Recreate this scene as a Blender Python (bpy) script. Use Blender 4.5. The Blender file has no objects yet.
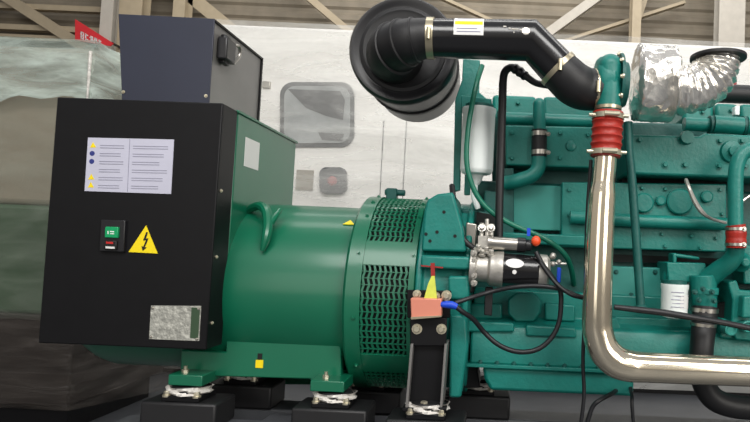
import bpy, bmesh, math, random
from mathutils import Vector, Matrix
random.seed(7)
PI = math.pi
SC = bpy.context.scene
COL = SC.collection

# ------------------------------------------------------------------ camera
F = 600.0                      # focal length in pixels of a 750 wide frame
PPX, PPY = 500.0, 222.0        # the photo is a crop: its optical centre is right of its middle
CAM = Vector((0, 0, 1.0))
PITCH, ROLL = math.radians(2.65), math.radians(2.5)
_f = Vector((0, math.cos(PITCH), math.sin(PITCH)))
_r0 = Vector((1, 0, 0))
_u0 = _r0.cross(_f)
_R = math.cos(ROLL) * _r0 + math.sin(ROLL) * _u0
_U = -math.sin(ROLL) * _r0 + math.cos(ROLL) * _u0
cd = bpy.data.cameras.new('camera')
cam = bpy.data.objects.new('camera', cd)
COL.objects.link(cam)
cam.matrix_world = Matrix(((_R.x, _U.x, -_f.x, CAM.x), (_R.y, _U.y, -_f.y, CAM.y), (_R.z, _U.z, -_f.z, CAM.z), (0, 0, 0, 1)))
cd.sensor_width = 36
cd.lens = F / 750 * 36
cd.shift_x = (375 - PPX) / 750
cd.shift_y = (PPY - 211) / 750
cd.clip_start = 0.05
SC.camera = cam

# ------------------------------------------------------------------ light
SC.view_settings.view_transform = 'Standard'
SC.view_settings.look = 'None'
SC.view_settings.gamma = 1.0
SC.view_settings.use_curve_mapping = False
SC.view_settings.exposure = 0.0
wd = bpy.data.worlds.new('hall_daylight')
SC.world = wd
wd.use_nodes = True
nt = wd.node_tree
nt.nodes.clear()
tc = nt.nodes.new('ShaderNodeTexCoord')
sp = nt.nodes.new('ShaderNodeSeparateXYZ')
mr = nt.nodes.new('ShaderNodeMapRange')
mr.inputs[1].default_value = -1
mr.inputs[2].default_value = 1
rp = nt.nodes.new('ShaderNodeValToRGB')
cr = rp.color_ramp
cr.elements[0].position = 0.0
cr.elements[0].color = (.03, .03, .03, 1)
cr.elements[1].position = 1.0
cr.elements[1].color = (.50, .51, .54, 1)
for p_, c_ in ((.46, (.07, .07, .07, 1)), (.51, (.46, .42, .37, 1)), (.62, (.58, .55, .51, 1)), (.75, (.50, .50, .52, 1))):
    e_ = cr.elements.new(p_)
    e_.color = c_
bgn = nt.nodes.new('ShaderNodeBackground')
bgn.inputs[1].default_value = 0.66
wo = nt.nodes.new('ShaderNodeOutputWorld')
nt.links.new(tc.outputs['Generated'], sp.inputs[0])
nt.links.new(sp.outputs[2], mr.inputs[0])
nt.links.new(mr.outputs[0], rp.inputs[0])
nt.links.new(rp.outputs[0], bgn.inputs[0])
nt.links.new(bgn.outputs[0], wo.inputs[0])


def area(name, loc, target, sx, sy, energy, color):
    l = bpy.data.lights.new(name, 'AREA')
    l.shape = 'RECTANGLE'
    l.size, l.size_y = sx, sy
    l.energy = energy
    l.color = color
    o = bpy.data.objects.new(name, l)
    COL.objects.link(o)
    o.location = loc
    o.rotation_euler = (Vector(target) - Vector(loc)).to_track_quat('-Z', 'Y').to_euler()
    return o


area('roof_skylight', (0.4, -2.2, 5.0), (0.0, 2.6, 1.0), 6.0, 1.8, 330, (1, .98, .95))
area('wall_fill', (0.0, 6.0, 6.5), (0.0, 8.8, 3.2), 10.0, 1.6, 260, (1, .98, .94))  # unseen area lamp added to brighten the far wall
area('canopy_fill', (0.6, 3.0, 6.0), (0.6, 4.6, 1.6), 7.0, 1.0, 110, (1, .98, .94))  # unseen lamp added to lift the white canopy front
area('right_fill', (4.2, -3.4, 2.6), (0.0, 2.2, 1.0), 3.0, 3.0, 190, (1, .96, .90))  # added lamp: broad bright band in the chrome, light on right-facing sides
area('left_fill', (-2.6, -4.4, 2.0), (-.2, 2.2, 1.0), 2.6, 3.0, 45, (1, .96, .90))  # added lamp for a second bright band in the polished pipe


# ------------------------------------------------------------------ helpers
def P(px, py, Y):
    d = _f * F + _R * (px - PPX) - _U * (py - PPY)
    return CAM + d * ((Y - CAM.y) / d.y)


def S(Y):
    return Y / F


def lin(c):
    return tuple(((v / 255) / 12.92 if v <= 10 else (((v / 255) + .055) / 1.055) ** 2.4) for v in c) + (1,)


class NT:
    def __init__(s, name):
        s.m = bpy.data.materials.new(name)
        s.m.use_nodes = True
        s.t = s.m.node_tree
        s.b = s.t.nodes['Principled BSDF']
        s.o = s.t.nodes['Material Output']

    def n(s, typ, **kw):
        x = s.t.nodes.new(typ)
        for k, v in kw.items():
            if isinstance(v, (int, float, tuple)) and k in x.inputs:
                x.inputs[k].default_value = v
            else:
                setattr(x, k, v)
        return x

    def l(s, a, b):
        s.t.links.new(a, b)


def paint(name, rgb, rough=.4, metal=0.0, var=.10, scale=9.0, bump=0.0, bscale=60.0, coat=0.0, spec=.5):
    k = NT(name)
    c = lin(rgb)
    tcn = k.n('ShaderNodeTexCoord')
    no = k.n('ShaderNodeTexNoise', Scale=scale, Detail=4.0)
    k.l(tcn.outputs['Object'], no.inputs['Vector'])
    ra = k.n('ShaderNodeValToRGB')
    ra.color_ramp.elements[0].position = .3
    ra.color_ramp.elements[1].position = .7
    ra.color_ramp.elements[0].color = tuple(v * (1 - var) for v in c[:3]) + (1,)
    ra.color_ramp.elements[1].color = tuple(min(1, v * (1 + var)) for v in c[:3]) + (1,)
    k.l(no.outputs[0], ra.inputs[0])
    k.l(ra.outputs[0], k.b.inputs['Base Color'])
    k.b.inputs['Roughness'].default_value = rough
    k.b.inputs['Metallic'].default_value = metal
    k.b.inputs['Coat Weight'].default_value = coat
    k.b.inputs['Coat Roughness'].default_value = .15
    k.b.inputs['Specular IOR Level'].default_value = spec
    if bump:
        n2 = k.n('ShaderNodeTexNoise', Scale=bscale, Detail=3.0)
        k.l(tcn.outputs['Object'], n2.inputs['Vector'])
        bp = k.n('ShaderNodeBump', Strength=bump, Distance=.01)
        k.l(n2.outputs[0], bp.inputs['Height'])
        k.l(bp.outputs[0], k.b.inputs['Normal'])
    return k.m


def foil_mat(name, rgb, rough, scale, strength):
    k = NT(name)
    tcn = k.n('ShaderNodeTexCoord')
    vo = k.n('ShaderNodeTexVoronoi', Scale=scale)
    no = k.n('ShaderNodeTexNoise', Scale=scale * .6, Detail=5.0)
    k.l(tcn.outputs['Object'], vo.inputs['Vector'])
    k.l(tcn.outputs['Object'], no.inputs['Vector'])
    ad = k.n('ShaderNodeMath', operation='ADD')
    k.l(vo.outputs[0], ad.inputs[0])
    k.l(no.outputs[0], ad.inputs[1])
    bp = k.n('ShaderNodeBump', Strength=strength, Distance=.012)
    k.l(ad.outputs[0], bp.inputs['Height'])
    k.l(bp.outputs[0], k.b.inputs['Normal'])
    k.b.inputs['Base Color'].default_value = lin(rgb)
    k.b.inputs['Metallic'].default_value = .82
    k.b.inputs['Roughness'].default_value = rough
    return k.m


def film_mat(name, rgb, alpha, streak, rough=.22):
    """stretch film: partly clear, whiter where it is bunched into streaks"""
    k = NT(name)
    tcn = k.n('ShaderNodeTexCoord')
    mp = k.n('ShaderNodeMapping')
    mp.inputs['Scale'].default_value = streak
    k.l(tcn.outputs['Object'], mp.inputs[0])
    no = k.n('ShaderNodeTexNoise', Scale=1.0, Detail=7.0, Roughness=.6, Distortion=.6)
    k.l(mp.outputs[0], no.inputs['Vector'])
    ra = k.n('ShaderNodeValToRGB')
    ra.color_ramp.elements[0].position = .36
    ra.color_ramp.elements[1].position = .72
    a = alpha
    ra.color_ramp.elements[0].color = (a * .55,) * 3 + (1,)
    ra.color_ramp.elements[1].color = (min(1, a * 1.7),) * 3 + (1,)
    k.l(no.outputs[0], ra.inputs[0])
    k.l(ra.outputs[0], k.b.inputs['Alpha'])
    bp = k.n('ShaderNodeBump', Strength=.55, Distance=.03)
    k.l(no.outputs[0], bp.inputs['Height'])
    k.l(bp.outputs[0], k.b.inputs['Normal'])
    k.b.inputs['Base Color'].default_value = lin(rgb)
    k.b.inputs['Roughness'].default_value = rough
    return k.m


M = dict(
    green=paint('alternator_green', (8, 99, 71), .36, var=.05, scale=5, coat=.3),
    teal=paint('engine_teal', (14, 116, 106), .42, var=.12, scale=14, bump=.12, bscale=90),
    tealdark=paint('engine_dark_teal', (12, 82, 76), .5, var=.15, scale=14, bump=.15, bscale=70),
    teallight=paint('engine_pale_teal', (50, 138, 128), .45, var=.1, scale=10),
    black=paint('black_powder_coat', (18, 18, 20), .45, var=.08, scale=20, bump=.03, bscale=400, spec=.2),
    skysheen=paint('sky_tinted_black_sheet', (40, 44, 60), .40, var=.06, scale=6),  # black duct front, bluish from sky reflection put into the colour
    greysheet=paint('duct_sheen_flange_grey', (112, 110, 108), .36, var=.06),  # duct side's reflected canopy light put into the grey; bracket flanges share it
    rubber=paint('black_rubber', (24, 24, 26), .5, var=.1),
    plastic=paint('black_plastic', (26, 26, 29), .33, var=.08),
    blackgloss=paint('black_gloss_pipe', (20, 20, 22), .22, var=.05, coat=.4),
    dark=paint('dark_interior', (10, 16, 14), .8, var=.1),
    chrome=paint('polished_steel', (242, 230, 206), .13, .92, var=.03, scale=4),
    steel=paint('dull_steel', (190, 186, 178), .32, 1.0, var=.1, scale=30),
    cast=paint('cast_aluminium', (188, 185, 178), .45, .75, var=.12, scale=40, bump=.1, bscale=120),
    zinc=paint('zinc_bolt', (205, 198, 176), .35, .8, var=.08),
    brass=paint('yellow_zinc_clamp', (196, 186, 160), .32, .85, var=.1),
    redhose=paint('red_silicone', (158, 36, 24), .45, var=.14, scale=40, bump=.1, bscale=120),
    foil=foil_mat('aluminium_foil_wrap', (240, 237, 230), .22, 24, .55),
    foilsmooth=foil_mat('smoother_foil', (205, 200, 190), .26, 10, .35),
    white=paint('white_filter_paint', (232, 238, 236), .35, var=.03),
    paper=paint('label_paper', (188, 188, 204), .55, var=.03),
    whitepaper=paint('white_sticker', (222, 222, 220), .5, var=.02),
    ink=paint('grey_print', (140, 140, 158), .6, var=.02),
    blueink=paint('blue_print', (40, 50, 120), .6, var=.02),
    yellow=paint('warning_yellow', (240, 214, 12), .45, var=.02),
    blackink=paint('black_print', (14, 14, 14), .5, var=.02),
    redink=paint('red_print', (190, 30, 30), .5, var=.02),
    greenbtn=paint('green_button', (14, 150, 92), .25, var=.03),
    copper=paint('copper_pink', (218, 138, 116), .5, .25, var=.06),
    ribbon=paint('yellow_green_sleeve', (206, 214, 84), .5, var=.1, scale=40),
    blue=paint('blue_insulator', (20, 70, 200), .4, var=.04),
    orange=paint('orange_cap', (226, 78, 34), .4, var=.04),
    cable=paint('black_cable', (22, 23, 27), .45, var=.1),
    greenhose=paint('green_fuel_hose', (14, 104, 82), .35, var=.06),
    plate=paint('film_covered_plate', (172, 172, 164), .3, .3, var=.28, scale=60, bump=.5, bscale=70),
    canopy=paint('white_canopy_paint', (236, 234, 230), .4, var=.02, scale=3),
    glass=paint('grey_window', (150, 154, 154), .18, var=.22, scale=5),
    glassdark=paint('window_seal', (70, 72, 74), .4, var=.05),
    beige=paint('beige_column_paint', (168, 154, 130), .6, var=.06),
    palecol=paint('pale_column_paint', (182, 176, 166), .6, var=.06),
    framegrey=paint('frame_grey_black', (78, 80, 84), .5, var=.15),
    sheet=paint('corrugated_sheet', (124, 115, 100), .65, var=.18, scale=3),
    floor=paint('concrete_floor', (74, 76, 80), .45, var=.18, scale=2.5),
    banner=paint('red_banner', (206, 40, 48), .5, var=.05),
    crate=paint('brown_boxes', (132, 124, 108), .7, var=.1, scale=2),
    brown=paint('dark_brown_base', (40, 34, 31), .7, var=.2, scale=6),
    dullgreen=paint('dull_green_body', (50, 72, 50), .5, var=.12, scale=3),
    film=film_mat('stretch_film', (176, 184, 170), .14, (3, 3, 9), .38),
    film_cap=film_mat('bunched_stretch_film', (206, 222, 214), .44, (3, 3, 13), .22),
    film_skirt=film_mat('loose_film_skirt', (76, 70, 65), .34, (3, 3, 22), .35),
    canopy_film=film_mat('clear_wrap', (240, 240, 236), .30, (1.2, 1.2, 5), .25),
    dullred=paint('faded_red', (158, 84, 84), .5, var=.1),
    machinered=paint('dull_red_paint', (150, 30, 26), .5, var=.1),
    plasticbag=paint('crumpled_white_film', (210, 206, 200), .3, var=.22, scale=60, bump=.5, bscale=60),
)


PATTERN = {'printed_lines', 'lettering', 'vent_screen', 'button_mark', 'fan_ring', 'elbow_ribs', 'moulded_mark', 'wall_back'} | {'trim_%d' % k for k in range(30)}


class MB:
    def __init__(s):
        s.b = bmesh.new()

    def prism(s, pts, d):
        """closed outline pts pushed along vector d"""
        a = [s.b.verts.new(p) for p in pts]
        c = [s.b.verts.new(Vector(p) + Vector(d)) for p in pts]
        n = len(a)
        s.b.faces.new(a)
        s.b.faces.new(c[::-1])
        for i in range(n):
            s.b.faces.new((a[(i + 1) % n], a[i], c[i], c[(i + 1) % n]))
        return s

    def slab(s, pix, Y, depth):
        return s.prism([P(x, y, Y) for x, y in pix], (0, depth, 0))

    def rect(s, x0, y0, x1, y1, Y, depth):
        """upright true box whose near face spans these photo pixels"""
        a, c = P(x0, (y0 + y1) / 2, Y), P(x1, (y0 + y1) / 2, Y)
        t, u = P((x0 + x1) / 2, y0, Y), P((x0 + x1) / 2, y1, Y)
        return s.box((a.x, Y, u.z), (c.x, Y + depth, t.z))

    def box(s, lo, hi):
        x0, y0, z0 = lo
        x1, y1, z1 = hi
        return s.prism([(x0, y0, z0), (x1, y0, z0), (x1, y0, z1), (x0, y0, z1)], (0, y1 - y0, 0))

    def lathe(s, org, ax, prof, seg=32, caps=True, a0=0, a1=None):
        org, ax = Vector(org), Vector(ax).normalized()
        h = Vector((0, 0, 1)) if abs(ax.z) < .9 else Vector((0, -1, 0))
        e1 = (h - ax * h.dot(ax)).normalized()
        e2 = ax.cross(e1)
        full = a1 is None
        n = seg if full else seg + 1
        rings = []
        for t, r in prof:
            rg = []
            for i in range(n):
                a = 2 * PI * i / seg if full else a0 + (a1 - a0) * i / seg
                rg.append(s.b.verts.new(org + ax * t + (e1 * math.cos(a) + e2 * math.sin(a)) * max(r, 1e-4)))
            rings.append(rg)
        for q in range(len(rings) - 1):
            for i in range(n if full else n - 1):
                j = (i + 1) % n
                s.b.faces.new((rings[q][i], rings[q][j], rings[q + 1][j], rings[q + 1][i]))
        if caps and full:
            s.b.faces.new(rings[0][::-1])
            s.b.faces.new(rings[-1])
        return s

    def cyl(s, p0, p1, r, seg=20):
        p0, p1 = Vector(p0), Vector(p1)
        return s.lathe(p0, p1 - p0, [(0, r), ((p1 - p0).length, r)], seg)

    def tube(s, pts, r, seg=14, sub=6, caps=True):
        pts = [Vector(p) for p in pts]
        rr = r if isinstance(r, (list, tuple)) else [r] * len(pts)
        out, ro = [], []
        n = len(pts)
        if sub > 1 and n > 2:
            for i in range(n - 1):
                p0, p1, p2, p3 = pts[max(i - 1, 0)], pts[i], pts[i + 1], pts[min(i + 2, n - 1)]
                for k in range(sub):
                    t = k / sub
                    out.append(.5 * ((2 * p1) + (p2 - p0) * t + (2 * p0 - 5 * p1 + 4 * p2 - p3) * t * t + (3 * p1 - p0 - 3 * p2 + p3) * t ** 3))
                    ro.append(rr[i] + (rr[i + 1] - rr[i]) * t)
            out.append(pts[-1])
            ro.append(rr[-1])
        else:
            out, ro = pts, list(rr)
        n = len(out)
        tg = [((out[min(i + 1, n - 1)] - out[max(i - 1, 0)]).normalized()) for i in range(n)]
        h = Vector((0, 0, 1)) if abs(tg[0].z) < .9 else Vector((0, -1, 0))
        e1 = (h - tg[0] * h.dot(tg[0])).normalized()
        rings = []
        for i in range(n):
            e1 = (e1 - tg[i] * e1.dot(tg[i])).normalized()
            e2 = tg[i].cross(e1)
            sc = 1.0
            if 0 < i < n - 1:
                a, b_ = (out[i] - out[i - 1]).normalized(), (out[i + 1] - out[i]).normalized()
                cosv = max(-1, min(1, a.dot(b_)))
                sc = 1 / max(.6, math.cos(math.acos(cosv) / 2)) if sub <= 1 else 1
            rg = []
            for k in range(seg):
                an = 2 * PI * k / seg
                v = e1 * math.cos(an) + e2 * math.sin(an)
                if sc > 1:
                    bn = ((out[i + 1] - out[i]).normalized() - (out[i] - out[i - 1]).normalized())
                    if bn.length > 1e-5:
                        bn.normalize()
                        v = v + bn * v.dot(bn) * (sc - 1)
                rg.append(s.b.verts.new(out[i] + v * ro[i]))
            rings.append(rg)
        for q in range(n - 1):
            for k in range(seg):
                j = (k + 1) % seg
                s.b.faces.new((rings[q][k], rings[q][j], rings[q + 1][j], rings[q + 1][k]))
        if caps:
            s.b.faces.new(rings[0][::-1])
            s.b.faces.new(rings[-1])
        return s

    def ptube(s, pix, r, **k):
        """pix: (px, py, Y) stations; r in pixels at each station's own distance"""
        rr = [(r[i] if isinstance(r, (list, tuple)) else r) * S(q[2]) for i, q in enumerate(pix)]
        return s.tube([P(*q) for q in pix], rr, **k)

    def bolt(s, p, d=(0, -1, 0), r=.008, h=.008):
        p, d = Vector(p), Vector(d).normalized()
        s.lathe(p - d * .004, d, [(0, r * 1.5), (.006, r * 1.5)], 12)
        s.lathe(p, d, [(0, r), (h, r), (h + .002, r * .8)], 6)
        return s

    def ball(s, c, r, sc=(1, 1, 1)):
        m = Matrix.Translation(Vector(c)) @ Matrix.Diagonal((r * sc[0], r * sc[1], r * sc[2], 1))
        bmesh.ops.create_uvsphere(s.b, u_segments=18, v_segments=10, radius=1, matrix=m)
        return s

    def islands(s):
        seen, out = set(), []
        for f in s.b.faces:
            if f in seen:
                continue
            st_, grp = [f], []
            seen.add(f)
            while st_:
                q = st_.pop()
                grp.append(q)
                for v in q.verts:
                    for k in v.link_faces:
                        if k not in seen:
                            seen.add(k)
                            st_.append(k)
            vs = {v for q in grp for v in q.verts}
            lo = [min(v.co[i] for v in vs) - .0005 for i in range(3)]
            hi = [max(v.co[i] for v in vs) + .0005 for i in range(3)]
            out.append([lo, hi, grp])
        done = False
        while not done:                                  # pieces that touch stay one piece
            done = True
            for i in range(len(out)):
                for j in range(i + 1, len(out)):
                    a, c = out[i], out[j]
                    if all(a[0][k] <= c[1][k] and c[0][k] <= a[1][k] for k in range(3)):
                        out[i] = [[min(a[0][k], c[0][k]) for k in range(3)], [max(a[1][k], c[1][k]) for k in range(3)], a[2] + c[2]]
                        del out[j]
                        done = False
                        break
                if not done:
                    break
        return [o[2] for o in out]

    def build(s, name, mat, parent=None, bevel=0.0, ang=35, kind=None):
        if name not in PATTERN:
            isl = s.islands()
            if len(isl) > 1:                             # every separate piece becomes an object of its own
                first = None
                for grp in isl:
                    m = MB()
                    mp_ = {}
                    for f in grp:
                        vs = []
                        for v in f.verts:
                            if v not in mp_:
                                mp_[v] = m.b.verts.new(v.co)
                            vs.append(mp_[v])
                        m.b.faces.new(vs)
                    o = m.one(name, mat, parent, bevel, ang, kind)
                    first = first or o
                s.b.free()
                return first
        return s.one(name, mat, parent, bevel, ang, kind)

    def one(s, name, mat, parent=None, bevel=0.0, ang=35, kind=None):
        b = s.b
        bmesh.ops.recalc_face_normals(b, faces=b.faces)
        for f in b.faces:
            f.smooth = True
        for e in b.edges:
            if len(e.link_faces) == 2:
                try:
                    e.smooth = e.calc_face_angle() < math.radians(ang)
                except ValueError:
                    pass
        me = bpy.data.meshes.new(name)
        b.to_mesh(me)
        b.free()
        me.materials.append(M[mat] if isinstance(mat, str) else mat)
        o = bpy.data.objects.new(name, me)
        COL.objects.link(o)
        if parent:
            o.parent = parent
        if bevel:
            md = o.modifiers.new('edge', 'BEVEL')
            md.width = bevel
            md.segments = 2
            md.limit_method = 'ANGLE'
            md.angle_limit = math.radians(40)
            md.harden_normals = False
        if kind:
            o['kind'] = kind
        return o


def thing(name, label, cat, group=None):
    o = bpy.data.objects.new(name, None)
    o.empty_display_size = .05
    COL.objects.link(o)
    o['label'] = label
    o['category'] = cat
    if group:
        o['group'] = group
    return o


def kids(o):
    return [c for c in COL.objects if c.parent == o]


def settle(root):
    """move the thing's origin to the middle of its base"""
    fam = [root] if root.type == 'MESH' else []
    for c in kids(root):
        fam.append(c)
        fam += kids(c)
    vs = [v.co for o in fam if o.type == 'MESH' for v in o.data.vertices]
    lo = Vector((min(v.x for v in vs), min(v.y for v in vs), min(v.z for v in vs)))
    hi = Vector((max(v.x for v in vs), max(v.y for v in vs), max(v.z for v in vs)))
    base = Vector(((lo.x + hi.x) / 2, (lo.y + hi.y) / 2, lo.z))
    for o in fam:
        if o.type == 'MESH':
            o.data.transform(Matrix.Translation(-base))
    root.location = base
    return root


def tag(o, label, cat, group=None):
    o['label'] = label
    o['category'] = cat
    if group:
        o['group'] = group
    return settle(o)


def dup(root, delta, label, group=None):
    r = root.copy()
    COL.objects.link(r)
    r.location = root.location + Vector(delta)
    r['label'] = label
    if group:
        r['group'] = group
    for c in kids(root):
        n = c.copy()
        COL.objects.link(n)
        n.parent = r
        for g in kids(c):
            q = g.copy()
            COL.objects.link(q)
            q.parent = n
    return r


# ------------------------------------------------------------------ setting
def structure(o):
    o['kind'] = 'structure'
    return o


structure(MB().box((-12, -8, -.1), (12, 10.2, 0)).build('floor', 'floor'))
WY = 9.0                                             # far wall
w = MB()
zt, z = 6.6, 0.0
prof = []
while z < zt:                                        # horizontal corrugation
    prof += [(0, z), (0, z + .07), (.028, z + .11), (.028, z + .16)]
    z += .20
pts = [(-11, WY + d, zz) for d, zz in prof] + [(-11, WY + .2, zt), (-11, WY + .2, 0)]
w.prism(pts, (22, 0, 0))
structure(w.build('wall_back', 'sheet', ang=20))


def post(n, x0, x1, Y, mat, y=20):
    a, b = P(x0, y, Y), P(x1, y, Y)
    m = MB()
    t = .012
    m.box((a.x, Y, 0), (b.x, Y + t, 6.4)).box((a.x, Y + .2, 0), (b.x, Y + .2 + t, 6.4)).box(((a.x + b.x) / 2 - t, Y + t, 0), ((a.x + b.x) / 2 + t, Y + .2, 6.4))
    structure(m.build('trim_%d' % n, mat))


post(1, 100, 112, 8.3, 'palecol')
post(2, 118, 141, 8.4, 'beige')
post(3, 172, 184, 8.4, 'beige')
post(4, 632, 641, 8.4, 'beige', 25)
post(5, 719, 745, 8.2, 'palecol', 25)


def brace(n, a, b, wid, Y, mat='beige'):
    p, q = P(a[0], a[1], Y), P(b[0], b[1], Y)
    d = (q - p).normalized()
    nrm = Vector((-d.z, 0, d.x)) * (wid * S(Y) / 2)
    e = d * .9
    structure(MB().prism([p - e + nrm, q + e + nrm, q + e - nrm, p - e - nrm], (0, .1, 0)).build('trim_%d' % n, mat))


brace(6, (24, 9), (72, 40), 10, 8.7)
brace(7, (195, 0), (222, 22), 13, 8.6)
brace(8, (312, 0), (350, 32), 7, 8.6)
brace(9, (532, 44), (590, 2), 9, 8.6, 'palecol')
brace(10, (470, 10), (520, 33), 3, 8.75)
brace(11, (560, 42), (628, 20), 3, 8.75)
brace(12, (645, 0), (632, 40), 5, 8.7)
for k, yy in enumerate((2, 23, 33)):                  # girts on the left bay
    a, b = P(-70, yy, 8.75), P(104, yy + 3, 8.75)
    structure(MB().box((a.x, 8.75, a.z - .04), (b.x, 8.85, a.z + .04)).build('trim_%d' % (13 + k), 'beige'))

# ------------------------------------------------------------------ white wrapped canopy behind
CY = 4.4
root = thing('generator_canopy', 'white film-wrapped generator canopy with rounded window standing behind the engine', 'container')
xl, xr = P(150, 30, CY).x, P(1010, 60, CY).x
ztop = P(400, 31, CY).z
body = MB().box((xl, CY, .10), (xr, CY + 2.2, ztop))
body.build('canopy_body', 'canopy', root, bevel=.03)
MB().box((xl + .05, CY + .05, 0), (xr - .05, CY + 2.1, .10)).build('base_rail', 'black', root)


def rrect(x0, y0, x1, y1, r, Y, depth, mb=None):
    mb = mb or MB()
    pix = []
    for cx, cy, a in ((x1 - r, y0 + r, -90), (x1 - r, y1 - r, 0), (x0 + r, y1 - r, 90), (x0 + r, y0 + r, 180)):
        for k in range(6):
            t = math.radians(a + 90 * k / 5)
            pix.append((cx + r * math.cos(t), cy + r * math.sin(t)))
    return mb.slab(pix, Y, depth)


sr = rrect(280, 82, 354, 147, 13, CY - .015, .03).build('window_seal', 'glassdark', root)
rrect(284, 86, 350, 143, 11, CY - .022, .02).build('window_glass', 'glass', sr)
MB().slab([(288, 89), (340, 91), (345, 100), (343, 120), (326, 116), (306, 108)], CY - .024, .004).build('interior_shade', 'glassdark', sr)  # dark slabs on the glass stand in for reflection and interior shade
MB().slab([(318, 132), (344, 134), (342, 141), (322, 140)], CY - .024, .004).build('interior_shade', 'glassdark', sr)
es = rrect(319, 167, 346, 194, 7, CY - .04, .045).build('stop_box', 'glassdark', root, bevel=.006)
c = P(332.5, 181, CY - .04)
MB().lathe(c, (0, -1, 0), [(0, .034), (.010, .034), (.014, .026), (.020, .024)], 20).build('stop_button', 'dullred', es)
MB().rect(296, 170, 313, 190, CY - .012, .02).build('data_plate', 'crate', root)
MB().rect(262, 81, 270, 88, CY - .02, .03).build('latch', 'steel', root, bevel=.004)
seam = MB()
for x in (376, 399):
    seam.rect(x, 120, x + .8, 400, CY - .004, .01)
seam.build('door_seam', 'glassdark', root)
g = MB()                                              # loose wrap over the front, gently rippled
NX, NZ = 80, 34
grid = []
for i in range(NX + 1):
    row = []
    for j in range(NZ + 1):
        x = xl - .02 + (xr - xl + .04) * i / NX
        zz = .05 + (ztop + .01 - .05) * j / NZ
        dy = .05 + .012 * math.sin(zz * 19 + 1.7 * math.sin(x * 2.3)) + .010 * math.sin(x * 3.1 + zz * 9) + random.uniform(-.004, .004)
        row.append(g.b.verts.new((x, CY - dy, zz)))
    grid.append(row)
for i in range(NX):
    for j in range(NZ):
        g.b.faces.new((grid[i][j], grid[i + 1][j], grid[i + 1][j + 1], grid[i][j + 1]))
g.build('stretch_wrap', 'canopy_film', root, ang=80)
settle(root)

# ------------------------------------------------------------------ wrapped generator at left
LY = 2.95
root = thing('wrapped_generator', 'green generator bundled in whitish stretch film at the left, behind the black control box', 'generator')
cx = P(80, 230, LY).x
x_l = P(-260, 230, LY).x
z_top, z_g, z_sk, z_b = P(60, 39, LY).z, P(40, 205, LY).z, P(40, 316, LY).z, P(40, 409, LY).z
MB().box((x_l, LY + .06, z_g), (cx - .05, LY + .80, z_top - .02)).build('radiator_housing', 'crate', root, bevel=.03)
MB().box((x_l, LY + .05, z_sk), (cx - .04, LY + .80, z_g)).build('fuel_tank', 'dullgreen', root, bevel=.02)
MB().box((x_l, LY + .05, z_b), (cx - .03, LY + .9, z_sk)).build('base_tray', 'brown', root, bevel=.01)
MB().box((x_l, LY + .10, 0), (cx - .06, LY + .8, z_b)).build('skid', 'black', root)


def wrap(zlo, zhi, off, flare, name, mat, amp):
    g = MB()
    path = [(x_l, LY)]
    n1, n2 = 34, 24
    for i in range(n1 + 1):
        path.append((x_l + (cx - x_l) * i / n1, LY))
    for i in range(1, n2 + 1):
        path.append((cx + .02 * math.sin(i / n2 * PI), LY + .86 * i / n2))
    nz = 30
    rows = []
    for j in range(nz + 1):
        t = j / nz
        zz = zlo + (zhi - zlo) * t
        rw = []
        for i, (x, y) in enumerate(path):
            k = max(0, i - n1) / n2
            d = amp * (math.sin(zz * 31 + i * .35) + .8 * math.sin(zz * 57 - i * .8) + random.uniform(-1, 1) * .7)
            fl = flare * (1 - t)
            pull = 0
            zw = zz - (1 - t) * (.05 + .025 * math.sin(i * .35) + .012 * math.sin(i * 1.3)) if name == 'film_cap' else zz
            rw.append(g.b.verts.new((x + off + (d if k > 0 else 0) + fl * k - (pull * k), y - off + (d if k == 0 else 0) + pull * (1 - k), zw)))
        rows.append(rw)
    for j in range(nz):
        for i in range(len(path) - 1):
            g.b.faces.new((rows[j][i], rows[j][i + 1], rows[j + 1][i + 1], rows[j + 1][i]))
    if name == 'film_cap':
        g.b.faces.new([rows[-1][0]] + rows[-1][n1 + 1:] + [g.b.verts.new((x_l, LY + .86, zhi))])
    return g.build(name, mat, root, ang=80)


z_c = P(60, 92, LY).z
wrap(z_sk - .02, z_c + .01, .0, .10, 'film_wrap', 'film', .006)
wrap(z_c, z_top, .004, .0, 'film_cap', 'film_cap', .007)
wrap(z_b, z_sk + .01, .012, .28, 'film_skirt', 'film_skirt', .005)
MB().tube([P(92, 52, LY) + Vector((.0, -.01, 0)), P(90, 75, LY) + Vector((.005, -.014, 0)), P(88, 110, LY) + Vector((0, -.012, 0))], [.008, .007, .003], seg=8).build('bunched_film', 'plasticbag', root)
settle(root)

# red banner far behind
root = thing('banner', 'slanting red banner with white lettering hanging by the pale column at upper left', 'banner')
BY = 8.15
MB().slab([(75, 19), (113, 43), (110, 46), (75, 40)], BY, .02).build('banner_cloth', 'banner', root)
t = MB()
for k_, (x, y, hh) in enumerate(((80.5, 31, 8), (85, 33, 7), (89.5, 35, 6), (94, 37, 4.5), (98, 39, 3))):
    for v_ in ((0, 2.2), (0,), (1, 2.4), (.3, 2), (1,))[k_]:
        t.slab([(x + v_, y + v_ * .5), (x + v_ + 1, y + v_ * .5 + .5), (x + v_ + 1, y + hh), (x + v_, y + hh)], BY - .006, .004)
    for f_ in ((0, .45, .8), (.1, .7), (.3,), (0, .6), (.2, .8))[k_]:
        t.slab([(x, y + hh * f_), (x + 3, y + hh * f_ + 1.4), (x + 3, y + hh * f_ + 2.4), (x, y + hh * f_ + 1)], BY - .006, .004)
t.build('lettering', 'whitepaper', root)
MB().ptube([(112, 43, BY + .02), (121, 48, 8.42)], 1.3, seg=8).build('cord', 'rubber', root)
settle(root)

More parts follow.
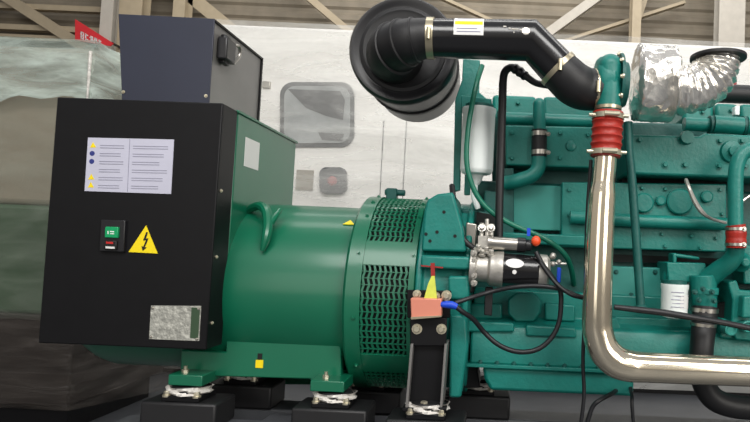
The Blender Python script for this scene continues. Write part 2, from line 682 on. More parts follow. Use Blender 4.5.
# ------------------------------------------------------------------ base frame and mounts
root = thing('base_frame', 'black steel skid frame carrying alternator and engine along the bottom', 'frame')
zr = P(300, 428, 2.0).z
fxl, fxr = P(118, 420, 2.0).x, P(900, 420, 2.0).x
MB().box((fxl, 1.93, 0.06), (fxr, 2.07, zr)).build('rail', 'framegrey', root, bevel=.006)
MB().box((fxl, 2.20, 0.06), (fxr, 2.34, zr)).build('rail', 'framegrey', root, bevel=.006)
for px in (125, 250, 420, 640):
    a = P(px, 425, 2.0).x
    MB().box((a, 2.075, .10), (a + .10, 2.195, zr - .01)).build('cross_member', 'framegrey', root, bevel=.004)
for px in (125, 640):
    a = P(px, 425, 2.0).x
    MB().box((a - .03, 1.9, 0), (a + .13, 2.4, .06)).build('foot', 'black', root, bevel=.004)
settle(root)

AX_Y = 2.30
AX_Z = P(385, 291, AX_Y).z


def mount(px0, py0, px1, Y, label):
    """rubber vibration mount: block, plate, bushing, crumpled film, bolt; the block's near top edge spans px0..px1"""
    r = thing('vibration_mount', label, 'mount', 'rubber vibration mounts under the generator set')
    a, b = P(px0, py0, Y), P(px1, py0, Y)
    zt_ = (a.z + b.z) / 2
    MB().box((a.x, Y, zr), (b.x, Y + .15, zt_)).build('mount_block', 'rubber', r, bevel=.008)
    w_ = b.x - a.x
    cx_ = (a.x + b.x) / 2
    MB().box((cx_ - w_ * .25, Y + .01, zt_), (cx_ + w_ * .25, Y + .13, zt_ + .018)).build('mount_plate', 'black', r, bevel=.003)
    MB().lathe((cx_, Y + .07, zt_ + .018), (0, 0, 1), [(0, .055), (.012, .062), (.026, .05), (.03, .03)], 20).build('bushing', 'rubber', r)
    g = MB()
    prev = []
    for i in range(26):
        an = 2 * PI * i / 26
        q = []
        for k in range(5):
            rr = .064 + .006 * math.sin(k * 2 + i) + random.uniform(-.004, .004)
            q.append(g.b.verts.new((cx_ + rr * math.cos(an) * 1.02, Y + .07 + rr * math.sin(an), zt_ + .020 + .006 * k)))
        prev.append(q)
    for i in range(26):
        for k in range(4):
            g.b.faces.new((prev[i][k], prev[(i + 1) % 26][k], prev[(i + 1) % 26][k + 1], prev[i][k + 1]))
    g.build('film_wrapping', 'plasticbag', r)
    MB().bolt((cx_ - w_ * .2, Y + .02, zt_ + .018), (0, 0, 1), .009, .012).bolt((cx_ + w_ * .2, Y + .02, zt_ + .018), (0, 0, 1), .009, .012).build('bolt', 'zinc', r)
    return settle(r), Vector((cx_, Y, zt_))


m1, pa = mount(140, 403, 216, 1.93, 'rubber mount under the left end of the alternator foot, below the white plate')
TARG = []


def mount_at(px0, py, px1, Y, label):
    q = (P(px0, py, Y) + P(px1, py, Y)) / 2
    dup(m1, (q.x - pa.x, q.y - pa.y, 0), label)
    return q


mount_at(291, 408, 367, 1.93, 'rubber mount under the right end of the alternator foot, left of the black bracket')
mount_at(204, 390, 272, 2.19, 'rubber mount on the far rail, seen below the middle of the alternator foot')
mount_at(338, 395, 396, 2.19, 'rubber mount on the far rail, seen between alternator foot and black bracket')
mount_at(446, 398, 508, 2.19, 'rubber mount on the far rail, seen right of the black bracket below the engine')
mount_at(388, 414, 462, 1.85, 'rubber mount beneath the tall black support bracket')

# ------------------------------------------------------------------ alternator
R_B, R_F = .312, .358
X0 = P(100, 360, AX_Y).x
X1 = P(345, 290, AX_Y - R_F).x
X2 = P(413, 293, AX_Y - R_F).x
alt = thing('alternator', 'big green barrel alternator with vented fan ring between control box and engine', 'alternator')
MB().lathe((X0, AX_Y, AX_Z), (1, 0, 0), [(0, .18), (.0, .20), (.03, .27), (.08, R_B - .012), (.12, R_B), (X1 - X0, R_B)], 72).build('barrel', 'green', alt)
fc = MB()
L = X2 - X1
# fan ring: two solid bands, hub strips between the vents
fc.lathe((X1, AX_Y, AX_Z), (1, 0, 0), [(-.012, R_B - .02), (-.01, R_F - .012), (0, R_F), (.048, R_F), (.048, R_F - .02)], 80, caps=False)
fc.lathe((X2, AX_Y, AX_Z), (1, 0, 0), [(-.018, R_F - .02), (-.018, R_F), (0, R_F), (.004, R_F - .01), (.006, R_B - .02)], 80, caps=False)
fan = fc.build('fan_ring', 'green', alt, ang=30)
MB().lathe((X1 + .04, AX_Y, AX_Z), (1, 0, 0), [(0, R_F - .045), (L - .06, R_F - .045)], 60, caps=False).build('inner_drum', 'dark', fan)
va, vb = X1 + .048, X2 - .018


def cylpt(x, ang, r):          # ang measured from straight up towards the camera
    return Vector((x, AX_Y - r * math.sin(ang), AX_Z + r * math.cos(ang)))


def patch(mb, xa, xb, a0, a1, r, th, n=8):
    qs = []
    for i in range(n + 1):
        a = a0 + (a1 - a0) * i / n
        qs.append([mb.b.verts.new(cylpt(xa, a, r)), mb.b.verts.new(cylpt(xb, a, r)), mb.b.verts.new(cylpt(xb, a, r - th)), mb.b.verts.new(cylpt(xa, a, r - th))])
    for i in range(n):
        for k in range(4):
            mb.b.faces.new((qs[i][k], qs[i][(k + 1) % 4], qs[i + 1][(k + 1) % 4], qs[i + 1][k]))
    mb.b.faces.new(qs[0][::-1])
    mb.b.faces.new(qs[-1])


def deg(v):
    return math.radians(v)


st = MB()
vents = [(-52, -12), (2, 58), (72, 122), (136, 180)]     # vented sectors
edge = [(-12, 2), (58, 72), (122, 136)]
patch(st, va - .01, vb + .01, deg(-150), deg(-52), R_F - .003, .012, 16)
patch(st, va - .01, vb + .01, deg(180), deg(210), R_F - .003, .012, 6)
for a0, a1 in edge:
    patch(st, va - .01, vb + .01, deg(a0), deg(a1), R_F - .003, .012, 6)
st.build('vent_strip', 'green', fan)
for a0, a1 in vents:                                      # expanded-metal screens: real slanted strands over the dark drum
    g = MB()
    nrow = max(6, int((a1 - a0) / 3.4))
    ncol = 9
    da, dx = deg(a1 - a0) / nrow, (vb - va) / ncol
    for i in range(nrow):
        A = deg(a0) + da * i
        for j in range(ncol):
            x = va + dx * j
            sgn = 1 if (i % 2 == 0) else -1
            p = [(0, .0), (.42, .0), (.78, 1.0), (.36, 1.0)] if sgn > 0 else [(.36, .0), (.78, .0), (.42, 1.0), (0, 1.0)]
            f1 = [g.b.verts.new(cylpt(x + dx * u, A + da * v, R_F - .006)) for u, v in p]
            f2 = [g.b.verts.new(cylpt(x + dx * u, A + da * v, R_F - .010)) for u, v in p]
            g.b.faces.new(f1)
            g.b.faces.new(f2[::-1])
            for q in range(4):
                g.b.faces.new((f1[q], f1[(q + 1) % 4], f2[(q + 1) % 4], f2[q]))
        patch(g, va, vb, A - .004, A + .004, R_F - .005, .005, 1)
    g.build('vent_screen', 'green', fan)
bl = MB()
for a in (8, 24, 40, 66, 100, 130):
    bl.bolt(cylpt(X2 - .009, deg(a), R_F), cylpt(0, deg(a), 1) - cylpt(0, deg(a), 0), .005, .005)
    bl.bolt(cylpt(X1 + .03, deg(a), R_F), cylpt(0, deg(a), 1) - cylpt(0, deg(a), 0), .005, .005)
bl.build('bolt', 'green', fan)
a = P(392, 197, AX_Y)
MB().box((a.x - .02, AX_Y - .02, AX_Z + R_F - .01), (a.x + .02, AX_Y + .02, AX_Z + R_F + .035)).cyl((a.x - .028, AX_Y, AX_Z + R_F + .02), (a.x + .05, AX_Y, AX_Z + R_F + .02), .012).build('eye_lug', 'tealdark', alt, bevel=.004)
# terminal housing
HX = P(238, 112, 2.012).x
hz = P(238, 112, 2.012).z
hxl = P(72, 200, 2.012).x
MB().box((hxl, 2.012, AX_Z - .02), (HX, 2.012 * 262 / 203, hz)).build('terminal_housing', 'green', alt, bevel=.006)
g = MB()
for py0, py1 in ((137, 167),):
    k0, k1 = 2.012 * 262 / (500 - 247), 2.012 * 262 / (500 - 261)
    za, zb = P(247, 137, k0).z, P(247, 166, k0).z
    g.box((HX - .001, k0, zb), (HX + .0015, k1, za))
g.build('paper_label', 'whitepaper', alt)
# top lid flange
MB().box((hxl, 2.008, hz - .004), (HX + .006, 2.604, hz + .006)).build('housing_lid', 'green', alt, bevel=.002)
# lifting lug: curved rib on barrel shoulder
lug = MB()
lug.ptube([(246, 213, 2.15), (252, 208, 2.13), (260, 206, 2.10), (266, 211, 2.07), (268, 224, 2.035), (266, 238, 2.01), (262, 251, 2.005)], [3, 4, 4.5, 5, 5, 4.5, 2], seg=10)
lug.ptube([(268, 226, 2.03), (275, 217, 2.06), (280, 210, 2.09)], [4, 3, 2.5], seg=10)
lug.build('lifting_lug', 'green', alt)
# feet
MB().slab([(226, 338), (331, 339), (338, 342), (341, 349), (341, 385), (311, 384), (310, 379), (205, 376), (180, 376), (181, 350), (226, 352)], 2.04, .035).build('foot_plate', 'green', alt, bevel=.004)
MB().box((P(181, 376, 2.04).x, 2.075, P(250, 377, 2.04).z), (P(341, 376, 2.04).x, 2.53, P(250, 377, 2.04).z + .02)).build('foot_web', 'green', alt)
MB().slab([(226, 338), (331, 339), (341, 349), (341, 385), (205, 384), (226, 352)], 2.53, .035).build('foot_plate', 'green', alt, bevel=.004)


def foot_tab(px0, px1, py0, py1):
    MB().rect(px0, py0, px1, py1, 1.95, .125).build('foot_tab', 'green', alt, bevel=.003)
    c_ = P((px0 + px1) / 2 - 3, py0, 1.97)
    MB().bolt(c_ + Vector((0, .02, 0)), (0, 0, 1), .011, .014).cyl(c_ + Vector((0, .02, 0)), c_ + Vector((0, .02, .026)), .006, 10).build('foot_bolt', 'zinc', alt)


foot_tab(168, 202, 375, 386)
foot_tab(310, 344, 381, 392)
# stickers
c = [cylpt(P(350, 222, 2.1).x - .02, deg(40), R_B + .002)]
MB().prism([cylpt(P(343, 222, 2.1).x, deg(40), R_B + .001), cylpt(P(355, 222, 2.1).x, deg(40), R_B + .001), cylpt(P(349, 222, 2.1).x, deg(35), R_B + .001)], (0, -.002, .002)).build('warning_sticker', 'yellow', alt)
MB().rect(255.5, 360, 263, 368, 2.038, .004).build('yellow_sticker', 'yellow', alt)
MB().rect(257.5, 353.5, 262, 359.5, 2.038, .004).build('lock_mark', 'blackink', alt)
settle(alt)

# ------------------------------------------------------------------ control box
cb = thing('control_box', 'black control box with warning triangle and label sheet at left front', 'control box')
BXY = 1.90
MB().slab([(57, 97), (223, 103), (206, 350), (38, 343)], BXY, .11).build('box_body', 'black', cb, bevel=.004)
lab = MB().slab([(88, 137.5), (174, 139.5), (171, 194), (84.5, 191)], BXY - .0015, .003).build('label_sheet', 'paper', cb)
t = MB()
for r in range(6):
    y = 145 + r * 8
    for x0, x1 in ((100 - r * .4, 124 - r * .4 - (r % 2) * 3), (133 - r * .4, 168 - r * .4 - (r % 3) * 4)):
        for q in (0, 2.4):
            t.slab([(x0, y + q + x0 * .02 - 2), (x1, y + q + x1 * .02 - 2), (x1, y + q + x1 * .02 - 1.3), (x0, y + q + x0 * .02 - 1.3)], BXY - .0022, .0012)
t.slab([(129.5, 139), (130, 139), (127.6, 192), (127.1, 192)], BXY - .0022, .0012)
t.build('printed_lines', 'ink', lab)
t = MB()
for r in (0, 4, 5):
    x, y = 93 - r * .45, 143 + r * 8
    t.slab([(x, y - 1), (x + 3, y + 4.5), (x - 3, y + 4.5)], BXY - .0022, .0012)
t.build('yellow_pictograms', 'yellow', lab)
t = MB()
for r in (1, 2):
    p = P(93 - r * .45, 145.5 + r * 8, BXY)
    t.lathe(p, (0, -1, 0), [(0, .008), (.0022, .008)], 16)
t.build('blue_pictograms', 'blueink', lab)
sw = MB().slab([(101, 219.5), (125, 220.5), (123.5, 252), (99, 251)], BXY - .012, .014).build('switch_panel', 'plastic', cb, bevel=.002)
MB().slab([(105, 226.5), (118, 227), (117.5, 238), (104.3, 237.5)], BXY - .02, .012).build('green_button', 'greenbtn', sw, bevel=.002)
MB().slab([(104.5, 240.5), (116.5, 241), (116, 250), (104, 249.5)], BXY - .019, .012).build('black_rocker', 'blackink', sw, bevel=.002)
MB().slab([(106, 241.5), (113, 242), (113, 244), (106, 243.5)], BXY - .020, .003).build('red_mark', 'redink', sw)
MB().slab([(105.5, 246.3), (114.5, 246.8), (114.5, 248.8), (105.5, 248.3)], BXY - .020, .003).build('white_mark', 'whitepaper', sw)
t = MB()
t.slab([(107.5, 231), (108.5, 231), (108.5, 234), (107.5, 234)], BXY - .0205, .002).slab([(110, 231), (114, 231.2), (114, 232.2), (110, 232)], BXY - .0205, .002).slab([(110, 233.2), (114, 233.4), (114, 234.2), (110, 234)], BXY - .0205, .002)
t.build('button_mark', 'white', sw)
tr = MB().slab([(146, 225.5), (157.5, 253.5), (128.5, 252)], BXY - .002, .003).build('warning_triangle', 'yellow', cb)
MB().slab([(146.2, 232), (143, 240.5), (145.8, 240.2), (143.3, 246.5), (141.4, 246.2), (142.6, 251), (146.6, 247.4), (144.8, 247), (148.4, 238.4), (145.9, 238.6), (147.8, 232.3)], BXY - .003, .002).build('lightning_bolt', 'blackink', tr)
rpn = MB().slab([(151, 305.5), (201, 306), (199, 341), (149, 339)], BXY - .003, .004).build('rating_plate', 'plate', cb)
MB().slab([(191.5, 307.5), (200, 307.5), (198, 339), (190, 338)], BXY - .004, .002).build('green_strip', 'dullgreen', rpn)
t = MB()
for q in ((153, 308), (199, 308.5), (151, 337), (197, 339)):
    t.bolt(P(q[0], q[1], BXY - .003), (0, -1, 0), .003, .002)
t.build('rivet', 'steel', rpn)
t = MB()
ex = P(214.5, 227, BXY)
for y in (190, 257, 324):
    p = P(214, y, BXY + .02)
    e = P(223 - (y - 103) * 17 / 247, y, BXY)
    t.bolt((e.x + .001, BXY + .025, e.z), (1, 0, 0), .004, .003)
t.build('screw', 'zinc', cb)
settle(cb)

# ------------------------------------------------------------------ black duct above
hd = thing('cable_duct', 'tall black sheet-metal duct rising behind the control box on the alternator', 'duct')
HYF = 2.03
zb = hz + .008
hr = P(209.5, 95, HYF).x
htop = P(213, 18.5, HYF).z
hl0, hl1 = P(118, 17, HYF).x, P(122.5, 100, HYF).x
HYB = HYF * (500 - 213) / (500 - 262.5)
MB().prism([(hl1, HYF, zb), (hr, HYF, zb), (hr, HYF, htop), (hl0, HYF, htop + .002)], (0, .006, 0)).build('front_plate', 'skysheen', hd, bevel=.0015)
MB().box((hl1 + .01, HYF + .006, zb), (hr - .004, HYB, htop - .006)).build('duct_body', 'greysheet', hd, bevel=.003)
MB().box((hr - .006, HYB - .012, zb), (hr + .002, HYB, htop - .002)).box((hr - .006, HYF + .006, htop - .010), (hr + .002, HYB, htop - .002)).build('edge_flange', 'black', hd)
g = MB()
y0 = HYF * 287 / (500 - 217)
y1 = HYF * 287 / (500 - 228)
zA, zB = P(222, 40, (y0 + y1) / 2).z, P(222, 62, (y0 + y1) / 2).z
g.box((hr, y0, zB), (hr + .035, y1 - .01, zA)).box((hr, y0 + .02, zB - .01), (hr + .02, y1 - .02, zA + .015))
gl = g.build('cable_gland', 'plastic', hd, bevel=.005)
MB().tube([(hr + .02, y1 - .01, zA - .005), (hr + .03, y1 + .02, zA - .002), (hr + .03, y1 + .03, zA - .03), (hr + .02, y1 + .005, zB + .01)], .006, seg=8).build('gland_clip', 'steel', gl)
MB().bolt(P(123.5, 92, HYF), (0, -1, 0), .004, .004).bolt(P(206, 96, HYF), (0, -1, 0), .004, .004).build('screw', 'zinc', hd)
settle(hd)

# ------------------------------------------------------------------ engine
en = thing('engine', 'large teal diesel engine with covers and coolant pipes filling the right half', 'engine')
EXR = 860                                              # engine runs on past the frame
# flywheel housing
FX = P(470, 300, 1.95).x
fh = MB().lathe((X2 + .004, AX_Y, AX_Z), (1, 0, 0), [(0, .30), (0, .362), (.02, .362), (.024, .345), (FX - X2 - .03, .345), (FX - X2 - .03, .358), (FX - X2 - .01, .358), (FX - X2 - .006, .30)], 20).build('flywheel_housing', 'teal', en, bevel=.006)
g = MB()
g.slab([(427, 200), (437, 194), (453, 192), (457, 206), (463, 228), (466, 252), (421, 251), (424, 212)], 1.945, .34)
g.slab([(421, 255), (470, 257), (470, 270), (420, 268)], 1.925, .1)
g.slab([(419, 272), (466, 272), (466, 320), (450, 330), (450, 398), (468, 400), (472, 335), (470, 300), (466, 272)], 1.99, .1) if False else None
g.slab([(448, 276), (469, 276), (469, 300), (448, 300)], 1.935, .1)
g.slab([(450, 315), (466, 315), (468, 345), (461, 398), (449, 398)], 1.95, .16)
g.build('housing_pad', 'teal', fh, bevel=.008)
t = MB()
for q in ((426, 234), (437, 232), (430, 241), (444, 212), (455, 236)):
    t.lathe(P(q[0], q[1], 1.9445), (0, -1, 0), [(0, .0055), (.0015, .0055)], 12)
t.build('bolt_hole', 'dark', fh)
# core block
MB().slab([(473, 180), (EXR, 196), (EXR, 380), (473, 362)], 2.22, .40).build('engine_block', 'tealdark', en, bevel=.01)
# crankcase skirt: profile swept along x
zz = lambda y: P(530, y, 2.08).z
xa, xb = P(471, 330, 2.06).x, P(EXR, 340, 2.06).x
prof = [(2.15, zz(292)), (2.15, zz(320)), (2.07, zz(326)), (2.055, zz(336)), (2.055, zz(365)), (2.50, zz(365)), (2.50, zz(292))]
MB().prism([(xa, y, z_) for y, z_ in prof], (xb - xa, 0, 0)).build('crankcase', 'teal', en, bevel=.008)
g = MB()
g.slab([(466, 321), (514, 323), (514, 332), (467, 332)], 2.045, .06)
g.slab([(526, 325), (576, 328), (577, 338), (526, 336)], 2.045, .06)
g.slab([(508, 300), (516, 293), (534, 293), (541, 300), (541, 312), (534, 322), (516, 322), (508, 314)], 2.10, .08)
g.slab([(545, 303), (575, 305), (575, 322), (545, 320)], 2.12, .06)
g.slab([(470, 304), (502, 304), (502, 319), (470, 319)], 2.12, .06)
g.build('skirt_boss', 'teal', en, bevel=.006)
fl = MB().box((xa - .01, 2.04, zz(367.5)), (xb, 2.5, zz(364))).build('pan_flange', 'teal', en, bevel=.002)
t = MB()
for px in range(480, 760, 17):
    p = P(px, 366, 2.04)
    t.bolt((p.x, 2.055, zz(363)), (0, 0, 1), .006, .006)
t.build('flange_bolt', 'tealdark', fl)
pxa, pxb = P(482, 380, 2.08).x, P(633, 380, 2.08).x
MB().prism([(pxa, 2.06, zz(367.5)), (pxb, 2.06, zz(367.5)), (pxb, 2.06, zz(391)), (pxa + .03, 2.06, zz(391)), (pxa + .008, 2.06, zz(380))], (0, .42, 0)).build('oil_pan', 'teal', en, bevel=.012)
# panels on the near side, left of the bright pipe
g = MB().slab([(505, 125), (596, 127), (595, 168), (506, 165)], 2.14, .2).build('water_manifold', 'teal', en, bevel=.006)
t = MB()
for q in ((512, 133), (512, 158), (560, 133), (588, 135), (560, 158)):
    t.bolt(P(q[0], q[1], 2.14), (0, -1, 0), .008, .008)
t.lathe(P(571, 146, 2.14), (0, -1, 0), [(0, .020), (.006, .018), (.010, .010)], 20)
t.build('manifold_bolt', 'teal', g)
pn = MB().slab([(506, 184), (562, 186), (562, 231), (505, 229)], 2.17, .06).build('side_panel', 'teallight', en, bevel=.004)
MB().slab([(500, 232), (600, 236), (600, 247), (500, 243)], 2.12, .15).build('lower_ledge', 'teal', en, bevel=.006)
MB().slab([(500, 168), (514, 168), (514, 240), (500, 240)], 2.15, .1).build('panel_rib', 'tealdark', en, bevel=.004)
g = MB().slab([(562, 182), (727, 184), (726, 252), (561, 247)], 2.13, .10).build('cam_cover', 'teal', en, bevel=.005)
t = MB()
for x, y, r in ((643, 203, 10), (679, 202, 13)):
    t.lathe(P(x, y, 2.13), (0, -1, 0), [(0, r * S(2.13)), (.012, r * S(2.13)), (.016, (r - 1.5) * S(2.13))], 26)
for x, y, r in ((660, 201, 5), (706, 197, 6)):
    t.lathe(P(x, y, 2.13), (0, -1, 0), [(0, r * S(2.13)), (.014, r * S(2.13)), (.018, (r - 1.5) * S(2.13))], 16)
t.build('core_plug', 'teal', g)
t = MB()
for q in ((569, 190), (569, 215), (569, 240), (632, 189), (642, 188), (665, 189), (720, 190), (640, 234), (662, 234), (691, 236), (716, 238), (665, 246), (700, 248), (722, 214)):
    t.bolt(P(q[0], q[1], 2.13), (0, -1, 0), .007, .007)
t.build('cover_bolt', 'teal', g)
MB().ptube([(570, 217, 2.10), (640, 221, 2.10), (727, 224, 2.10)], 6.5, sub=1).build('water_rail', 'teal', en)
# aftercooler / manifold box right
g = MB().slab([(627, 134), (700, 136), (705, 133), (EXR, 140), (EXR, 182), (627, 174)], 2.07, .30).build('aftercooler_housing', 'teal', en, bevel=.008)
t = MB()
for q in ((665, 165), (685, 165), (719, 166), (720, 141), (742, 141), (745, 166), (640, 140), (683, 141)):
    t.bolt(P(q[0], q[1], 2.07), (0, -1, 0), .009, .010)
t.lathe(P(731, 152, 2.07), (0, -1, 0), [(0, .040), (.012, .036), (.016, .018), (.030, .016)], 24)
t.lathe(P(686, 138, 2.07), (0, -1, 0), [(0, .025), (.02, .022)], 20)
t.build('housing_bolt', 'teal', g)
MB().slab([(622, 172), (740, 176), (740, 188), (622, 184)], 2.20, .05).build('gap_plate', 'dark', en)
# heads and rocker covers
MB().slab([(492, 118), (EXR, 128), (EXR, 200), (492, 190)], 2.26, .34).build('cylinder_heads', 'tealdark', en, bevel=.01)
for q in ((492, 95, 536, 121), (543, 97, 598, 123), (683, 104, 714, 122), (716, 103, 738, 122), (741, 104, 775, 124), (780, 104, 812, 124)):
    r = MB().rect(q[0], q[1], q[2], q[3], 2.30, .28).build('rocker_cover', 'teal', en, bevel=.014)
    t = MB()
    t.bolt(P((q[0] + q[2]) / 2 + 4, q[1] + 8, 2.30), (0, -1, 0), .008, .010)
    t.build('cover_bolt', 'teal', r)
MB().ptube([(500, 118, 2.20), (600, 122, 2.20)], 6.5, sub=1).build('air_rail', 'teal', en)
t = MB()
t.ptube([(684, 124, 2.18), (709, 125, 2.18)], 7, sub=1).ptube([(713, 124, 2.16), (742, 126, 2.16)], 9, sub=1).ptube([(746, 125, 2.16), (EXR, 130, 2.16)], 9, sub=1)
t.build('exhaust_manifold', 'teal', en)
t = MB().ptube([(709, 125, 2.17), (714, 125, 2.17)], 9.5, sub=1).ptube([(742, 126, 2.17), (746, 126, 2.17)], 10, sub=1)
t.build('manifold_joint', 'tealdark', en)
MB().ptube([(700, 93, 2.55), (760, 95, 2.55), (820, 97, 2.55)], 9.5, sub=1).build('far_pipe', 'rubber', en)
MB().rect(729, 79, 737, 88, 2.60, .05).build('red_cap', 'machinered', en, bevel=.004)
MB().rect(735, 106, 740, 115, 2.22, .03).build('white_clip', 'white', en, bevel=.003)
# small coolant crossover tube at centre
MB().ptube([(539, 104, 2.12), (539.5, 131, 2.12)], 6.2, sub=1, seg=18).ball(P(539, 104, 2.12), 6.2 * S(2.12)).build('bypass_tube', 'teal', en)
MB().ptube([(539.5, 130, 2.12), (539, 157, 2.12)], 7.8, sub=1, seg=18).build('bypass_hose', 'rubber', en)
t = MB()
for y in (134, 152.5):
    t.ptube([(539.4, y - 2.2, 2.12), (539.4, y + 2.2, 2.12)], 8.5, sub=1, seg=20)
    t.bolt(P(548.5, y, 2.10), (0, -1, 0), .005, .008)
t.build('hose_clamp', 'steel', en)
MB().ptube([(539, 156, 2.12), (538, 168, 2.12), (531, 176, 2.12), (516, 181, 2.13), (505, 183, 2.14)], 7.4).build('bypass_elbow', 'teal', en)
# dark teal pipe right of the bright one
MB().ptube([(628, 122, 2.0), (629, 150, 2.0), (632, 180, 2.0), (637, 250, 2.0), (641, 312, 2.0)], 4.4).build('vent_pipe', 'tealdark', en)
MB().ball(P(641, 308, 2.0), .022, (1, 1, .7)).build('pipe_foot', 'tealdark', en)
# lower right
g = MB().slab([(611, 266), (664, 268), (662, 314), (610, 312)], 2.16, .08).build('inspection_cover', 'teallight', en, bevel=.005)
t = MB()
for q in ((616, 272), (631, 295), (655, 272), (617, 306)):
    t.bolt(P(q[0], q[1], 2.16), (0, -1, 0), .006, .006)
t.build('cover_bolt', 'tealdark', g)
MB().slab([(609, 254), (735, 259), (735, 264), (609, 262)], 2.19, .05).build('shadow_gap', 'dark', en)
g = MB()
g.slab([(667, 262), (706, 263), (706, 283), (668, 282)], 2.06, .14)
g.slab([(673, 253), (677, 253), (677, 264), (673, 264)], 2.06, .06).slab([(674, 253), (700, 257), (700, 260), (674, 257)], 2.06, .06)
g.lathe(P(674, 283, 2.10), (0, 0, 1), [(0, .040), (.03, .040), (.05, .03)], 20)
g.build('filter_head', 'teal', en, bevel=.006)
g = MB()
g.ptube([(736, 246, 1.97), (735, 254, 1.98), (729, 263, 2.0), (719, 270, 2.03), (708, 279, 2.06)], [8.5, 8.8, 9, 9.5, 10])
g.build('coolant_elbow', 'teal', en)
g = MB()
g.ptube([(703, 275, 2.05), (704, 300, 2.05), (705, 309, 2.05)], [13, 12.5, 11.5], sub=1, seg=20)
g.lathe(P(705, 291, 2.05), P(705, 300, 2.05) - P(705, 291, 2.05), [(-.012, .048), (.012, .048)], 8)
wp = g.build('water_pump', 'teal', en, bevel=.004)
t = MB()
for q in ((695, 292), (703, 289), (712, 292), (699, 300), (714, 301)):
    t.bolt(P(q[0], q[1], 1.985), (0, -1, 0), .006, .012)
t.build('pump_bolt', 'tealdark', wp)
MB().ptube([(775, 140, 1.95), (760, 146, 1.95), (745, 152, 1.95), (738, 162, 1.95), (735.5, 180, 1.95), (735.5, 228, 1.95)], 7.6, seg=18).build('coolant_pipe', 'teal', en)
ch = MB().ptube([(735.5, 225, 1.95), (736, 229, 1.95), (736, 233, 1.95), (736, 238, 1.95), (736, 242, 1.95), (736, 248, 1.95)], [9.6, 9.4, 10.3, 9.6, 10.2, 9.4], seg=20).build('red_hose', 'redhose', en)
ch['label'] = 'short red silicone coolant hose'
t = MB()
for y in (229, 244.5):
    t.ptube([(735.8, y - 1.4, 1.95), (735.8, y + 1.4, 1.95)], 10.6, sub=1, seg=20)
    t.bolt(P(744, y, 1.92), (0, -1, 0), .005, .006)
t.build('hose_clamp', 'steel', ch)
g = MB()
g.slab([(728, 282), (737, 280), (740, 290), (760, 292), (790, 292), (790, 345), (736, 340), (731, 330), (733, 300)], 2.03, .16)
g.slab([(742, 245), (790, 247), (790, 286), (744, 284)], 2.10, .1)
g.slab([(600, 316), (725, 320), (725, 352), (600, 350)], 2.13, .06)
g.slab([(600, 318), (618, 318), (622, 330), (640, 334), (640, 345), (602, 344)], 2.09, .06)
g.slab([(655, 330), (690, 330), (690, 350), (650, 348)], 2.08, .06)
g.lathe(P(742, 262, 2.06), (0, -1, 0), [(-.05, .035), (0, .035), (.004, .030), (.03, .018), (.04, .016)], 20)
g.slab([(744, 296), (756, 296), (756, 318), (742, 318)], 1.99, .06)
g.slab([(722, 318), (735, 322), (735, 340), (720, 338)], 2.05, .08)
g.build('pump_casting', 'teal', en, bevel=.006)
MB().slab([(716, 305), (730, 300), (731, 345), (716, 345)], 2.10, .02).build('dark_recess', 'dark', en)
t = MB()
for q in ((731, 330), (748, 327)):
    t.lathe(P(q[0], q[1], 1.99), (0, -1, 0), [(-.05, .020), (0, .020), (.003, .016), (-.004, .010), (-.004, .0)], 20, caps=False)
t.build('boss_ring', 'teallight', en)
MB().ptube([(686, 180, 2.06), (689, 188, 2.03), (694, 200, 2.03), (701, 211, 2.03), (710, 218, 2.04), (726, 223, 2.06)], [2.2, 2, 2.6, 2.6, 1.6, 1.4], seg=8).build('drain_tube', 'cast', en)
MB().ptube([(742, 202, 2.05), (750, 196, 2.05), (765, 190, 2.05)], 1.6, seg=8).build('sensor_tube', 'steel', en)
# front bracket plate carrying fuel filter and air cleaner
g = MB()
g.slab([(463, 59), (480, 60), (479, 92), (493, 104), (493, 110), (462, 108), (460, 190), (453, 192), (455, 100), (462, 80)], 2.20, .03)
g.slab([(461, 95), (492, 99), (490, 108), (461, 108)], 2.10, .10)
g.slab([(467, 108), (474, 108), (470, 195), (464, 195)], 2.22, .02)
g.build('filter_bracket', 'teal', en, bevel=.003)
g = MB()
g.slab([(484, 190), (497, 192), (496, 245), (483, 243)], 2.16, .2)
g.slab([(461, 208), (500, 214), (500, 226), (463, 222)], 2.14, .12)
g.slab([(497, 110), (508, 110), (504, 240), (494, 240)], 2.24, .08)
g.build('gear_case_rib', 'tealdark', en, bevel=.006)
MB().slab([(466, 222), (477, 224), (476, 246), (465, 245)], 2.02, .05).build('grey_block', 'steel', en, bevel=.004)
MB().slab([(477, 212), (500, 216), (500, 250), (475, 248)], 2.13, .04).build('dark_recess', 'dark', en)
MB().slab([(467, 352), (475, 354), (480, 388), (459, 388)], 2.12, .14).build('engine_foot', 'black', en, bevel=.004)
MB().slab([(461, 248), (474, 248), (474, 294), (461, 293)], 2.0, .08).build('starter_flange', 'rubber', en, bevel=.01)
settle(en)

# ------------------------------------------------------------------ starter motor
sm = thing('starter_motor', 'starter motor with silver nose and black body above the looping cable', 'starter motor')
SY = 1.97
g = MB()
ax = (P(540, 271.5, SY) - P(472, 267, SY)).normalized()
o0 = P(470, 267, SY)
u = S(SY)
g.lathe(o0, ax, [(0, 14 * u), (.0, 18 * u), (6 * u, 18 * u), (6 * u, 14 * u), (18 * u, 14 * u), (20 * u, 17 * u), (26 * u, 17.5 * u), (27 * u, 18 * u), (33 * u, 18 * u), (33 * u, 15 * u)], 28)
g.build('nose_housing', 'cast', sm, bevel=.002)
t = MB()
for k in range(5):
    t.bolt(P(474, 253 + k * 7.5, SY - .05) + Vector((0, .0, 0)), (-.3, -1, 0), .007, .008)
for q in ((482, 252), (486, 249), (478, 247), (491, 252)):
    t.bolt(P(q[0], q[1] + 2, SY - .03), (0, -.5, 1), .009, .014)
t.build('nose_bolt', 'cast', sm)
